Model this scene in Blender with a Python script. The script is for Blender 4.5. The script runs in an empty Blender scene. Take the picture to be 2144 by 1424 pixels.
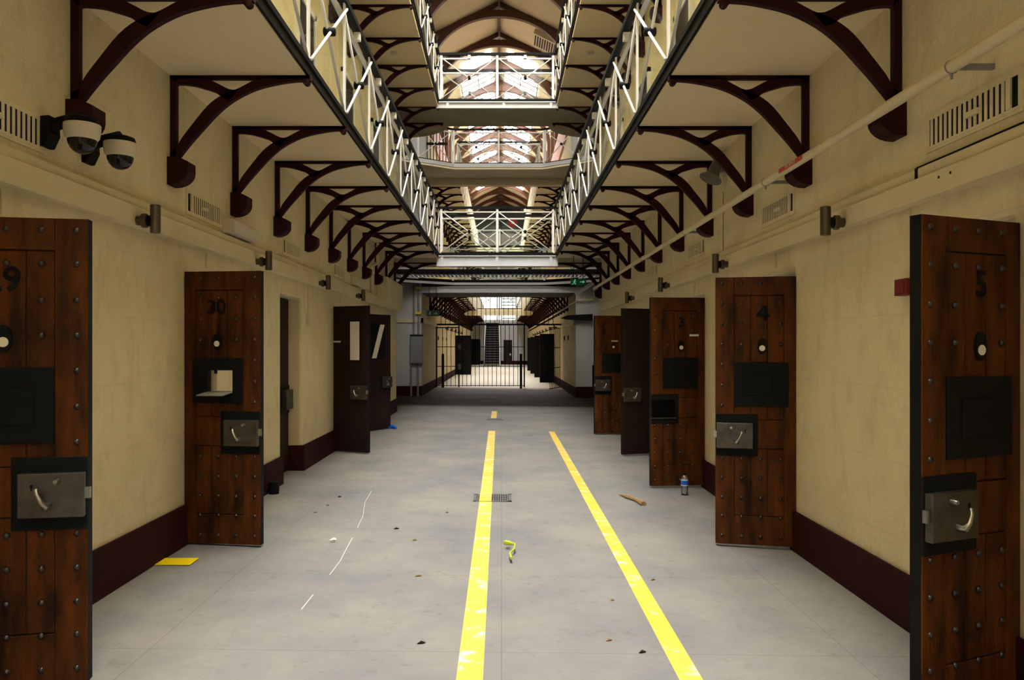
import bpy, math, random
from math import sin, cos, pi, radians, sqrt
from mathutils import Vector, Matrix
random.seed(7)
C = bpy.context.scene.collection
SC = bpy.context.scene

# ---------------------------------------------------------------- camera, world, exposure
F = 1640.0; EYE = 1.5
cam_d = bpy.data.cameras.new('camera'); cam = bpy.data.objects.new('camera', cam_d); C.objects.link(cam)
cam_d.sensor_width = 36.0; cam_d.lens = F / 2144 * 36.0
cam_d.shift_x = (1072 - 1050) / 2144; cam_d.shift_y = (724.5 - 712) / 2144
cam.location = (0, 0, EYE); cam.rotation_euler = (pi / 2, 0, 0); cam_d.clip_end = 200
SC.camera = cam
W = bpy.data.worlds.new('world'); SC.world = W; W.use_nodes = True
W.node_tree.nodes['Background'].inputs[0].default_value = (.75, .85, 1, 1)
W.node_tree.nodes['Background'].inputs[1].default_value = 1.0
SC.view_settings.view_transform = 'Standard'; SC.view_settings.look = 'None'
SC.view_settings.gamma = 1.0; SC.view_settings.use_curve_mapping = False
SC.view_settings.exposure = -0.10
SKY_NEAR, SKY_FAR, FILL_WIN, SKY_END = 24.0, 19.0, 0.4, 3.0     # daylight strength of skylights and far end window, glow of the added fill window
cy = SC.cycles
cy.max_bounces = 10; cy.diffuse_bounces = 6; cy.glossy_bounces = 3; cy.transmission_bounces = 4; cy.transparent_max_bounces = 16
cy.caustics_reflective = False; cy.caustics_refractive = False; cy.use_denoising = True
cy.sample_clamp_indirect = 8.0

# ---------------------------------------------------------------- materials
def mat(name, col, rough=.7, metal=0.0, col2=None, nscale=3.0, stretch=(1, 1, 1), bump=0.0, bscale=60.0, spec=.3, obj=False, lo=.35, hi=.65):
    m = bpy.data.materials.new(name); m.use_nodes = True
    n = m.node_tree.nodes; l = m.node_tree.links; b = n['Principled BSDF']
    b.inputs['Base Color'].default_value = (*col, 1); b.inputs['Roughness'].default_value = rough
    b.inputs['Metallic'].default_value = metal; b.inputs['Specular IOR Level'].default_value = spec
    if col2 is None and not bump: return m
    if obj:
        src = n.new('ShaderNodeTexCoord').outputs['Object']
    else:
        src = n.new('ShaderNodeNewGeometry').outputs['Position']
    mp = n.new('ShaderNodeMapping'); mp.inputs['Scale'].default_value = stretch; l.new(src, mp.inputs[0])
    if col2 is not None:
        t = n.new('ShaderNodeTexNoise'); t.inputs['Scale'].default_value = nscale; t.inputs['Detail'].default_value = 6
        t.inputs['Roughness'].default_value = .65; l.new(mp.outputs[0], t.inputs['Vector'])
        r = n.new('ShaderNodeValToRGB'); r.color_ramp.elements[0].position = lo; r.color_ramp.elements[1].position = hi
        r.color_ramp.elements[0].color = (*col, 1); r.color_ramp.elements[1].color = (*col2, 1)
        l.new(t.outputs['Fac'], r.inputs[0]); l.new(r.outputs[0], b.inputs['Base Color'])
    if bump:
        t2 = n.new('ShaderNodeTexNoise'); t2.inputs['Scale'].default_value = bscale; t2.inputs['Detail'].default_value = 5
        l.new(mp.outputs[0], t2.inputs['Vector'])
        bp = n.new('ShaderNodeBump'); bp.inputs['Strength'].default_value = bump; bp.inputs['Distance'].default_value = .01
        l.new(t2.outputs['Fac'], bp.inputs['Height']); l.new(bp.outputs[0], b.inputs['Normal'])
    return m

def emis(name, col, s):
    m = bpy.data.materials.new(name); m.use_nodes = True
    n = m.node_tree.nodes; b = n['Principled BSDF']
    b.inputs['Base Color'].default_value = (*col, 1)
    b.inputs['Emission Color'].default_value = (*col, 1); b.inputs['Emission Strength'].default_value = s
    return m

def glassmat(name, tint, refl=.12, rough=.02):
    m = bpy.data.materials.new(name); m.use_nodes = True
    n = m.node_tree.nodes; l = m.node_tree.links
    for x in list(n): n.remove(x)
    o = n.new('ShaderNodeOutputMaterial'); mx = n.new('ShaderNodeMixShader'); tr = n.new('ShaderNodeBsdfTransparent'); g = n.new('ShaderNodeBsdfGlossy')
    fr = n.new('ShaderNodeFresnel'); fr.inputs[0].default_value = 1.5
    tr.inputs[0].default_value = (*tint, 1); g.inputs['Roughness'].default_value = rough; g.inputs[0].default_value = (1, 1, 1, 1)
    ad = n.new('ShaderNodeMath'); ad.operation = 'MULTIPLY'; ad.inputs[1].default_value = refl; ad.use_clamp = True
    l.new(fr.outputs[0], ad.inputs[0]); l.new(ad.outputs[0], mx.inputs[0]); l.new(tr.outputs[0], mx.inputs[1]); l.new(g.outputs[0], mx.inputs[2])
    l.new(mx.outputs[0], o.inputs[0])
    return m

def wall_material():
    m = mat('cream_wall_paint', (.76, .675, .465), .8, col2=(.67, .58, .375), nscale=1.3, bump=.55, bscale=45, lo=.35, hi=.75)
    n = m.node_tree.nodes; l = m.node_tree.links; b = n['Principled BSDF']
    src = n.new('ShaderNodeNewGeometry').outputs['Position']
    # big rendered stone courses: faint horizontal and vertical joints
    sep = n.new('ShaderNodeSeparateXYZ'); l.new(src, sep.inputs[0])
    com = n.new('ShaderNodeCombineXYZ'); l.new(sep.outputs[1], com.inputs[0]); l.new(sep.outputs[2], com.inputs[1])
    br = n.new('ShaderNodeTexBrick'); br.inputs['Scale'].default_value = 1.0; br.inputs['Mortar Size'].default_value = .004
    br.inputs['Brick Width'].default_value = 1.05; br.inputs['Row Height'].default_value = .42
    br.inputs['Color1'].default_value = (1, 1, 1, 1); br.inputs['Color2'].default_value = (1, 1, 1, 1); br.inputs['Mortar'].default_value = (.72, .68, .6, 1)
    l.new(com.outputs[0], br.inputs['Vector'])
    old = b.inputs['Base Color'].links[0].from_socket
    # grime streaks
    t = n.new('ShaderNodeTexNoise'); t.inputs['Scale'].default_value = 5; t.inputs['Detail'].default_value = 8; t.inputs['Roughness'].default_value = .75
    mp = n.new('ShaderNodeMapping'); mp.inputs['Scale'].default_value = (1, 1, .55); l.new(src, mp.inputs[0]); l.new(mp.outputs[0], t.inputs['Vector'])
    r = n.new('ShaderNodeValToRGB'); r.color_ramp.elements[0].position = .3; r.color_ramp.elements[0].color = (.55, .5, .4, 1)
    r.color_ramp.elements[1].position = .5; r.color_ramp.elements[1].color = (1, 1, 1, 1); l.new(t.outputs['Fac'], r.inputs[0])
    m1 = n.new('ShaderNodeMix'); m1.data_type = 'RGBA'; m1.blend_type = 'MULTIPLY'; m1.inputs['Factor'].default_value = .22
    l.new(old, m1.inputs['A']); l.new(br.outputs['Color'], m1.inputs['B'])
    m2 = n.new('ShaderNodeMix'); m2.data_type = 'RGBA'; m2.blend_type = 'MULTIPLY'; m2.inputs['Factor'].default_value = .36
    l.new(m1.outputs['Result'], m2.inputs['A']); l.new(r.outputs[0], m2.inputs['B']); l.new(m2.outputs['Result'], b.inputs['Base Color'])
    return m

def floor_material():
    m = mat('worn_grey_floor_paint', (.172, .172, .170), .8, col2=(.245, .232, .205), nscale=.9, bump=.12, bscale=120, spec=.08)
    n = m.node_tree.nodes; l = m.node_tree.links; b = n['Principled BSDF']
    src = n.new('ShaderNodeNewGeometry').outputs['Position']
    old = b.inputs['Base Color'].links[0].from_socket
    t = n.new('ShaderNodeTexNoise'); t.inputs['Scale'].default_value = 9; t.inputs['Detail'].default_value = 10; t.inputs['Roughness'].default_value = .8; l.new(src, t.inputs['Vector'])
    r = n.new('ShaderNodeValToRGB'); r.color_ramp.elements[0].position = .27; r.color_ramp.elements[0].color = (.55, .5, .44, 1)
    r.color_ramp.elements[1].position = .45; r.color_ramp.elements[1].color = (1, 1, 1, 1); l.new(t.outputs['Fac'], r.inputs[0])
    m1 = n.new('ShaderNodeMix'); m1.data_type = 'RGBA'; m1.blend_type = 'MULTIPLY'; m1.inputs['Factor'].default_value = .7
    l.new(old, m1.inputs['A']); l.new(r.outputs[0], m1.inputs['B'])
    # near-black band across the central hall floor, sharp near edge, fading far edge
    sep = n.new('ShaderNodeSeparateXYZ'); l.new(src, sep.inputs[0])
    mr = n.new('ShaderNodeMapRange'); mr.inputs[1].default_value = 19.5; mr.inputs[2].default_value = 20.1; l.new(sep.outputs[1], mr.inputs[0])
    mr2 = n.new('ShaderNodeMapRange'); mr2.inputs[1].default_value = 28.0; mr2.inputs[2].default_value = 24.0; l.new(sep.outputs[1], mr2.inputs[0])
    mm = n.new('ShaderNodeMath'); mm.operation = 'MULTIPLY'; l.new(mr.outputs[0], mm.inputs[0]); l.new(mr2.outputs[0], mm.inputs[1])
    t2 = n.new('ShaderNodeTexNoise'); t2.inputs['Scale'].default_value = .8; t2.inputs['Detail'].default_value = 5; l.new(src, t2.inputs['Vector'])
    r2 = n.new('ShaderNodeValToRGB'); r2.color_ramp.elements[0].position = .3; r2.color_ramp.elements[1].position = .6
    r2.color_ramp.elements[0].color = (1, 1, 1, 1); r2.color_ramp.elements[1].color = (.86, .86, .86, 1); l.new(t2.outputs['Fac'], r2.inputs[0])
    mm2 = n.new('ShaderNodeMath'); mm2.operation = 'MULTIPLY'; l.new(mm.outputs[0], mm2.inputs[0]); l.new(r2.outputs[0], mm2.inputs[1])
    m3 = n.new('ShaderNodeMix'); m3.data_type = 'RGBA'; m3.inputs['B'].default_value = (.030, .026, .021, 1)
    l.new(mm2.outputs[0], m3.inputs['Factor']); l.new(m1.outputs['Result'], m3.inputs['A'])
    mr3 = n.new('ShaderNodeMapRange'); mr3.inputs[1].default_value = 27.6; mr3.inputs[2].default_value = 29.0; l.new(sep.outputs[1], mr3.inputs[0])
    m5 = n.new('ShaderNodeMix'); m5.data_type = 'RGBA'; m5.inputs['B'].default_value = (.74, .70, .60, 1)  # paler floor past the gate, skylight brightness put into the colour
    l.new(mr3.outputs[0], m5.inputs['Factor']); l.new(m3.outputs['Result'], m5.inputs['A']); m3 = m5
    # slab joints across and along the corridor
    com = n.new('ShaderNodeCombineXYZ'); l.new(sep.outputs[0], com.inputs[0]); l.new(sep.outputs[1], com.inputs[1])
    br = n.new('ShaderNodeTexBrick'); br.offset = 0; br.inputs['Scale'].default_value = 1; br.inputs['Mortar Size'].default_value = .0022
    br.inputs['Brick Width'].default_value = 1.75; br.inputs['Row Height'].default_value = 1.3
    for k in ('Color1', 'Color2'): br.inputs[k].default_value = (1, 1, 1, 1)
    br.inputs['Mortar'].default_value = (.5, .46, .4, 1); l.new(com.outputs[0], br.inputs['Vector'])
    m4 = n.new('ShaderNodeMix'); m4.data_type = 'RGBA'; m4.blend_type = 'MULTIPLY'; m4.inputs['Factor'].default_value = .6
    l.new(m3.outputs['Result'], m4.inputs['A']); l.new(br.outputs['Color'], m4.inputs['B'])
    l.new(m4.outputs['Result'], b.inputs['Base Color'])
    return m

def stripe_material():
    m = mat('worn_yellow_line_paint', (.80, .565, .07), .5, col2=(.72, .46, .05), nscale=2)
    n = m.node_tree.nodes; l = m.node_tree.links; b = n['Principled BSDF']
    old = b.inputs['Base Color'].links[0].from_socket
    src = n.new('ShaderNodeNewGeometry').outputs['Position']
    t = n.new('ShaderNodeTexNoise'); t.inputs['Scale'].default_value = 7; t.inputs['Detail'].default_value = 9; t.inputs['Roughness'].default_value = .72; l.new(src, t.inputs['Vector'])
    r = n.new('ShaderNodeValToRGB'); r.color_ramp.elements[0].position = .54; r.color_ramp.elements[1].position = .62
    r.color_ramp.elements[0].color = (0, 0, 0, 1); r.color_ramp.elements[1].color = (1, 1, 1, 1); l.new(t.outputs['Fac'], r.inputs[0])
    m1 = n.new('ShaderNodeMix'); m1.data_type = 'RGBA'; m1.inputs['B'].default_value = (.72, .68, .55, 1)
    l.new(r.outputs[0], m1.inputs['Factor']); l.new(old, m1.inputs['A']); l.new(m1.outputs['Result'], b.inputs['Base Color'])
    return m

M = {}
M['wall'] = wall_material()
M['soffit'] = mat('cream_soffit_paint', (.78, .67, .45), .75, col2=(.82, .71, .49), nscale=.7, bump=.25, bscale=30)
M['hall'] = mat('pale_grey_paint', (.50, .51, .53), .7, col2=(.58, .58, .58), nscale=1.2, bump=.2)
M['base'] = mat('maroon_base_paint', (.036, .0075, .009), .75, spec=.1, col2=(.026, .0055, .007), nscale=4, bump=.3, bscale=50)
M['drab'] = mat('drab_bridge_paint', (.36, .32, .245), .75, col2=(.30, .265, .20), nscale=2)
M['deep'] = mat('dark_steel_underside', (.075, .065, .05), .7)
M['decktop'] = mat('grey_gallery_floor', (.12, .118, .112), .7)
M['iron'] = mat('dark_red_iron_paint', (.034, .0065, .0068), .6, col2=(.024, .005, .0055), nscale=6, spec=.12)
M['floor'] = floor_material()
M['stripe'] = stripe_material()
M['wood'] = mat('stained_dark_timber', (.115, .030, .003), .6, col2=(.020, .0065, .002), nscale=2.2, stretch=(3.5, 3.5, .8), obj=True, bump=.25, bscale=25, spec=.15, lo=.36, hi=.64)
M['woodgap'] = mat('timber_shadow_gap', (.02, .009, .005), .8)
M['brown'] = mat('dark_brown_door_paint', (.022, .011, .0095), .6, col2=(.016, .008, .007), nscale=3, obj=True, spec=.15)
M['steel'] = mat('worn_lock_steel', (.14, .13, .115), .45, 1.0, col2=(.085, .08, .072), nscale=9, obj=True)
M['bright'] = mat('polished_steel', (.42, .42, .4), .28, 1.0)
M['black'] = mat('black_iron', (.006, .006, .0065), .6, spec=.12)
M['hatch'] = mat('black_hatch_paint', (.006, .007, .007), .6, spec=.12)
M['rivet'] = mat('dark_rivet_iron', (.07, .06, .055), .35, .8)
M['white'] = mat('white_rail_paint', (.80, .79, .76), .4)
M['beam'] = mat('pale_grey_beam_paint', (.55, .56, .57), .5)
M['rail'] = mat('black_handrail', (.006, .0065, .0065), .6, spec=.1)
M['trunk'] = mat('cream_trunking', (.72, .64, .44), .6, col2=(.66, .58, .39), nscale=2)
M['cream'] = mat('cream_plastic', (.64, .58, .47), .5)
M['greybox'] = mat('grey_enclosure', (.25, .255, .25), .5)
M['horn'] = mat('dull_horn_grey', (.15, .145, .12), .55)
M['lamp'] = mat('brushed_lamp_metal', (.13, .108, .08), .4, .9)
M['dome'] = mat('dark_dome_plastic', (.008, .008, .009), .12, spec=.4)
M['glass'] = glassmat('clear_balustrade_glass', (.94, .965, .95), .06)
M['plastic'] = glassmat('clear_bottle_plastic', (.96, .97, .98), 3.0, .12)
M['paper'] = mat('pale_paper', (.72, .68, .66), .7)
M['spy'] = mat('pale_spyhole_disc', (.80, .76, .66), .5)
M['yellow'] = mat('bright_yellow_paper', (.85, .62, .0), .6)
M['green'] = mat('exit_sign_green', (.01, .16, .07), .4)
M['dgreen'] = mat('unlit_exit_sign_green', (.01, .035, .02), .4)
M['mint'] = emis('exit_sign_symbol', (.25, .75, .5), .35)
M['red'] = mat('bright_red_paint', (.55, .035, .03), .45)
M['dred'] = mat('dark_red_box_paint', (.16, .015, .014), .5)
M['timber'] = mat('reddish_roof_timber', (.075, .023, .008), .55, col2=(.055, .017, .006), nscale=4)
M['ceil'] = mat('cream_roof_boards', (.68, .60, .46), .7, col2=(.74, .66, .52), nscale=1.5)
M['pink'] = mat('pinkish_wall_plate', (.42, .17, .14), .6)
M['blue'] = mat('blue_label', (.01, .14, .62), .4)
M['ribbon'] = mat('yellow_green_tape', (.42, .52, .03), .5)
M['bark'] = mat('dry_brown_leaf', (.28, .17, .07), .7)
M['grate'] = mat('drain_cast_iron', (.16, .155, .15), .5, .5)
M['dark'] = mat('unlit_dark_void', (.004, .004, .004), .9, spec=.0)
M['darkglass'] = mat('dark_glazing', (.05, .055, .06), .15, spec=.5)
M['louvre'] = mat('green_louvre_glass', (.10, .28, .16), .3)
M['skynear'] = emis('near_skylight_daylight', (.975, .985, 1.0), SKY_NEAR)
M['skyfar'] = emis('far_skylight_daylight', (.98, .985, 1.0), SKY_FAR)
M['fillwin'] = emis('added_window_fill', (1.0, .98, .94), FILL_WIN)
M['skyend'] = emis('end_window_daylight', (.97, 1.0, .97), SKY_END)

# ---------------------------------------------------------------- mesh helpers
class MB:
    def __init__(s): s.v = []; s.f = []
    def add(s, vs, fs):
        o = len(s.v); s.v += [tuple(v) for v in vs]; s.f += [tuple(i + o for i in f) for f in fs]; return s
    def box(s, x0, x1, y0, y1, z0, z1):
        x0, x1 = sorted((x0, x1)); y0, y1 = sorted((y0, y1)); z0, z1 = sorted((z0, z1))
        return s.add([(x0, y0, z0), (x1, y0, z0), (x1, y1, z0), (x0, y1, z0), (x0, y0, z1), (x1, y0, z1), (x1, y1, z1), (x0, y1, z1)],
                     [(0, 3, 2, 1), (4, 5, 6, 7), (0, 1, 5, 4), (1, 2, 6, 5), (2, 3, 7, 6), (3, 0, 4, 7)])
    def prism(s, poly, axis, a, b):                 # polygon in the other two axes, extruded along axis
        n = len(poly)
        def P(p, t):
            if axis == 'x': return (t, p[0], p[1])
            if axis == 'y': return (p[0], t, p[1])
            return (p[0], p[1], t)
        vs = [P(p, a) for p in poly] + [P(p, b) for p in poly]
        fs = [tuple(range(n)), tuple(range(2 * n - 1, n - 1, -1))] + [(i, i + n, (i + 1) % n + n, (i + 1) % n) for i in range(n)]
        return s.add(vs, fs)
    def strip(s, A, B, a, b):                       # two matched xz curves, solid between them, extruded in y
        n = len(A); vs = []
        for p, q in zip(A, B): vs += [(p[0], a, p[1]), (q[0], a, q[1]), (q[0], b, q[1]), (p[0], b, p[1])]
        fs = [(0, 1, 2, 3), (4 * n - 1, 4 * n - 2, 4 * n - 3, 4 * n - 4)]
        for i in range(n - 1):
            o = 4 * i
            for k in range(4): fs.append((o + k, o + 4 + k, o + 4 + (k + 1) % 4, o + (k + 1) % 4))
        return s.add(vs, fs)
    def tube(s, pts, r, n=10, caps=True):
        pts = [Vector(p) for p in pts]; rings = []; up = None
        for i, p in enumerate(pts):
            d = (pts[min(i + 1, len(pts) - 1)] - pts[max(i - 1, 0)]).normalized()
            if up is None: up = Vector((0, 0, 1)) if abs(d.z) < .9 else Vector((1, 0, 0))
            a = d.cross(up).normalized(); bb = a.cross(d).normalized(); up = bb
            rr = r[i] if isinstance(r, (list, tuple)) else r
            rings.append([p + a * rr * cos(2 * pi * k / n) + bb * rr * sin(2 * pi * k / n) for k in range(n)])
        vs = [v for g in rings for v in g]; fs = []
        for i in range(len(rings) - 1):
            for k in range(n): fs.append((i * n + k, i * n + (k + 1) % n, (i + 1) * n + (k + 1) % n, (i + 1) * n + k))
        if caps: fs += [tuple(range(n - 1, -1, -1)), tuple(range((len(rings) - 1) * n, len(rings) * n))]
        return s.add(vs, fs)
    def lathe(s, prof, o=(0, 0, 0), d=(0, 0, 1), n=20):   # profile of (radius, along)
        o = Vector(o); d = Vector(d).normalized(); up = Vector((0, 0, 1)) if abs(d.z) < .9 else Vector((1, 0, 0))
        a = d.cross(up).normalized(); b = a.cross(d).normalized(); vs = []; fs = []
        for r, h in prof:
            r = max(r, 1e-4)
            vs += [o + d * h + a * r * cos(2 * pi * k / n) + b * r * sin(2 * pi * k / n) for k in range(n)]
        m = len(prof)
        for i in range(m - 1):
            for k in range(n): fs.append((i * n + k, i * n + (k + 1) % n, (i + 1) * n + (k + 1) % n, (i + 1) * n + k))
        fs += [tuple(range(n - 1, -1, -1)), tuple(range((m - 1) * n, m * n))]
        return s.add(vs, fs)
    def mesh(s, name, material, smooth=False):
        me = bpy.data.meshes.new(name); me.from_pydata(s.v, [], s.f); me.update()
        import bmesh
        bm = bmesh.new(); bm.from_mesh(me); bmesh.ops.recalc_face_normals(bm, faces=bm.faces); bm.to_mesh(me); bm.free()
        me.materials.append(material)
        if smooth:
            for p in me.polygons: p.use_smooth = True
        return me
    def build(s, name, material, parent=None, smooth=False, bevel=0, **kw):
        o = bpy.data.objects.new(name, s.mesh(name, material, smooth)); C.objects.link(o)
        if parent: o.parent = parent
        if bevel:
            b = o.modifiers.new('bevel', 'BEVEL'); b.width = bevel; b.segments = 2; b.limit_method = 'ANGLE'
        if smooth:
            try: o.data.set_sharp_from_angle(angle=radians(40))
            except Exception: pass
        tag(o, **kw); return o

def B(*a): return MB().box(*a)
def tag(o, label=None, cat=None, group=None, kind=None):
    if label: o['label'] = label
    if cat: o['category'] = cat
    if group: o['group'] = group
    if kind: o['kind'] = kind
    return o
def empty(name, loc, label, cat, group=None, rz=0, kind='thing'):
    o = bpy.data.objects.new(name, None); C.objects.link(o); o.location = loc; o.rotation_euler = (0, 0, rz); o.empty_display_size = .1
    return tag(o, label, cat, group, kind)
def struct(name, mb, m, **kw): return mb.build(name, m, kind='structure', **kw)
def linked(name, me, parent=None, loc=(0, 0, 0), rz=0):
    o = bpy.data.objects.new(name, me); C.objects.link(o); o.parent = parent; o.location = loc; o.rotation_euler = (0, 0, rz); return o
def text_mesh(s, size, material, offset=0.0, ext=.001):
    cu = bpy.data.curves.new('letters', 'FONT'); cu.body = s; cu.size = size; cu.align_x = 'CENTER'; cu.align_y = 'CENTER'; cu.offset = offset; cu.extrude = ext
    o = bpy.data.objects.new('letters', cu); C.objects.link(o); bpy.context.view_layer.update()
    me = bpy.data.meshes.new_from_object(o.evaluated_get(bpy.context.evaluated_depsgraph_get()))
    bpy.data.objects.remove(o); me.materials.clear(); me.materials.append(material); return me
ORD = ['nearest', 'second', 'third', 'fourth', 'fifth', 'sixth', 'seventh', 'eighth', 'ninth', 'tenth', 'eleventh', 'twelfth', 'thirteenth', 'fourteenth', 'fifteenth',
       'sixteenth', 'seventeenth', 'eighteenth', 'nineteenth', 'twentieth', 'twenty-first', 'twenty-second', 'twenty-third', 'twenty-fourth', 'twenty-fifth', 'twenty-sixth',
       'twenty-seventh', 'twenty-eighth', 'twenty-ninth', 'thirtieth']

# ---------------------------------------------------------------- main dimensions
XL, XR, XC = -2.40, 2.23, -.085
GL, GR = -1.40, 1.21                    # gallery edges
S2, D2 = 3.46, 3.55                     # underside and top of the first gallery
S3, D3 = 6.83, 6.97                     # of the upper gallery
YB = -9.0                               # wall behind the camera
Y1, Y2, YE = 17.9, 23.5, 64.8           # end of the near wing, start of the far wing, end wall
RIDGE, SLOPE = 13.40, .49
BAY = 1.31; BY = lambda k: 5.69 + BAY * k     # bracket and post rhythm
def fz(x): return -.05 * (x - XL) / (XR - XL)

# ---------------------------------------------------------------- structure
fl = MB().add([(-6, YB, fz(-6)), (6, YB, fz(6)), (6, YE + 1, fz(6)), (-6, YE + 1, fz(-6)), (-6, YB, -.5), (6, YB, -.5), (6, YE + 1, -.5), (-6, YE + 1, -.5)],
              [(0, 1, 2, 3), (7, 6, 5, 4), (0, 4, 5, 1), (1, 5, 6, 2), (2, 6, 7, 3), (3, 7, 4, 0)])
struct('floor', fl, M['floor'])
HINGE_L = [3.43, 5.98, 8.52, 11.22, 13.78]; HINGE_R = [3.42, 5.98, 8.64, 11.22, 13.78]       # near jambs of the doorways
WID_L = [.62, .64, .90, .64, .64]; WID_R = [.60, .64, .64, .64, .64]
def doorway_wall(name, x, out, hinges, wids):
    P = [(YB, -.3)]; T = .38; top = S2 + .045
    for h, w in zip(hinges, wids): P += [(h, -.3), (h, 2.065), (h + w, 2.065), (h + w, -.3)]
    P += [(Y1, -.3), (Y1, top), (YB, top)]
    return struct(name, MB().prism(P, 'x', x, x + out * T), M['wall'], bevel=.035)
doorway_wall('wall_left', XL, -1, HINGE_L, WID_L); doorway_wall('wall_right', XR, 1, HINGE_R, WID_R)
# cells behind the doorways
for nm, x, out in (('wall_left_cells', XL, -1), ('wall_right_cells', XR, 1)):
    struct(nm, B(x + out * 2.2, x + out * 2.3, YB, Y1, -.3, S2), M['wall'])
    struct(nm.replace('wall', 'ceiling'), B(x + out * .3, x + out * 2.3, YB, Y1, 2.9, 3.0), M['wall'])
def base(name, x, out, hinges, wids):
    mb = MB(); y = YB; d = -.012 * out
    for h, w in zip(hinges, wids):
        mb.box(x - out * .03, x + d, y, h, -.2, .305 + fz(x)); mb.box(x + out * .36, x + out * .02, h - .0, h + .012, -.2, .305 + fz(x))
        mb.box(x + out * .36, x + d, h + w - .012, h + w + .02, -.2, .305 + fz(x)); y = h + w
    mb.box(x - out * .03 + out * .03, x + d, y, Y1 + .012, -.2, .305 + fz(x))
    struct(name, mb, M['base'])
base('baseboard_left', XL, -1, HINGE_L, WID_L); base('baseboard_right', XR, 1, HINGE_R, WID_R)
for nm, x, out in (('wall_left_upper', XL, -1), ('wall_right_upper', XR, 1)):
    struct(nm, B(x, x + out * .35, YB, 18.9, S2 + .045, 12.4), M['wall'])
# gallery decks of the near wing, with the bridges at their end
for nm, z0, z1 in (('ceiling_lower_gallery', S2, D2), ('ceiling_upper_gallery', S3, D3)):
    mb = B(XL - .02, GL - .02, YB, 17.4, z0, z1).box(GR + .02, XR + .02, YB, 17.4, z0, z1)
    struct(nm, mb, M['soffit'])
for nm, z in (('floor_lower_gallery', D2), ('floor_upper_gallery', D3)):
    struct(nm, B(XL, GL - .03, YB, 17.4, z, z + .008).box(GR + .03, XR, YB, 17.4, z, z + .008).box(XL, XR, 17.46, 18.5, z, z + .008), M['decktop'])  # unseen dark deck tops, added to cut light bounced onto the upper soffits
for nm, z0, z1 in (('trim_1', S2 + .01, D2 + .01), ('trim_2', S3 + .07, D3 + .01)):
    struct(nm, B(GL - .02, GL, YB, 17.4, z0, z1).box(GR, GR + .02, YB, 17.4, z0, z1), M['rail'])
struct('ceiling_lower_bridge', B(XL - .02, XR + .02, 17.46, 18.5, 3.36, D2), M['drab'])
struct('ceiling_upper_bridge', B(XL - .02, XR + .02, 17.46, 18.5, 6.78, D3), M['drab'])
def beam(name, y, z0, z1, x0, x1, lab, stiff):
    t = empty(name, (0, y, z0), lab, 'beam')
    B(x0, x1, -.006, .006, 0, z1 - z0).build('web', M['beam'], t)
    B(x0, x1, -.07, .0, 0, .02).build('flange', M['beam'], t); B(x0, x1, -.07, .0, z1 - z0 - .02, z1 - z0).build('flange', M['beam'], t)
    for x in stiff: B(x - .03, x + .03, -.055, 0, .02, z1 - z0 - .02).build('stiffener', M['beam'], t)
    return t
beam('bridge_beam', 17.45, 3.27, 3.51, GL - .05, GR + .05, 'pale grey steel beam under the lower glass-railed bridge', (-1.32, -.1, 1.1))
beam('bridge_beam', 17.45, 6.78, 6.93, GL - .05, GR + .05, 'pale grey steel beam under the upper glass-railed bridge', (-1.2, .05, 1.1))
struct('trim_3', B(GL, GR, 17.38, 17.46, D2 - .03, D2 + .01).box(GL, GR, 17.38, 17.46, D3 - .03, D3 + .01), M['rail'])
# arched portal between near wing and central hall
arch = [(XL - .1, 6.0)]
for i in range(9):
    a = pi * i / 16; arch.append((-2.42 + 1.12 * sin(a), 6.52 + .28 * (1 - cos(a))))
for i in range(9):
    a = pi / 2 - pi * i / 16; arch.append((2.25 - 1.12 * sin(a), 6.52 + .28 * (1 - cos(a))))
arch += [(XR + .1, 6.0), (XR + .1, 6.95), (XL - .1, 6.95)]
arch = [(x, z) for x, z in arch]
struct('wall_portal', MB().prism(arch, 'y', 18.62, 18.9), M['drab'])
# near end wall behind the camera; its tall glowing window is added fill light
struct('wall_entrance', B(-5, 5, YB - .3, YB, -.3, 13.6), M['wall'])
w1 = B(-1.7, 1.5, YB + .01, YB + .05, 1.2, 9.5).build('window_1', M['fillwin'], kind='structure')
mb = MB()
for x in (-1.72, -.9, -.1, .7, 1.52): mb.box(x - .04, x + .04, YB + .05, YB + .1, 1.15, 9.55)
for k in range(9): mb.box(-1.72, 1.52, YB + .05, YB + .09, 1.15 + k * 1.05 - .03, 1.15 + k * 1.05 + .03)
mb.build('window_frame', M['white'], w1)
# roofs
def roof(name, y0, y1):
    mb = MB()
    for s in (-1, 1):
        mb.prism([(XC, RIDGE), (XC + s * 2.75, RIDGE - 2.75 * SLOPE), (XC + s * 2.75, RIDGE - 2.75 * SLOPE + .2), (XC, RIDGE + .2)], 'y', y0, y1)
    struct(name, mb, M['ceil'])
roof('ceiling_near_roof', YB, Y1); roof('ceiling_far_roof', 22.0, YE + .3)
struct('ceiling_central_hall', B(-5.2, 5.2, Y1, 22.4, 13.3, 13.6), M['ceil'])
wn = [1]
def skylight(y0, y1, s, d0, d1, m, bars):
    wn[0] += 1
    def P(d, off): return (XC + s * d, RIDGE - d * SLOPE - off)
    w = MB().prism([P(d0, .005), P(d1, .005), P(d1, .03), P(d0, .03)], 'y', y0, y1).build('window_%d' % wn[0], m, kind='structure')
    if bars:
        mb = MB()
        for i in range(bars + 1):
            y = y0 + (y1 - y0) * i / bars; mb.prism([P(d0, .03), P(d1, .03), P(d1, .075), P(d0, .075)], 'y', y - .018, y + .018)
        for d in (d0, (d0 + d1) / 2, d1): mb.prism([P(d - .02, .03), P(d + .02, .03), P(d + .02, .07), P(d - .02, .07)], 'y', y0, y1)
        mb.build('window_frame', M['timber'], w)
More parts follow.
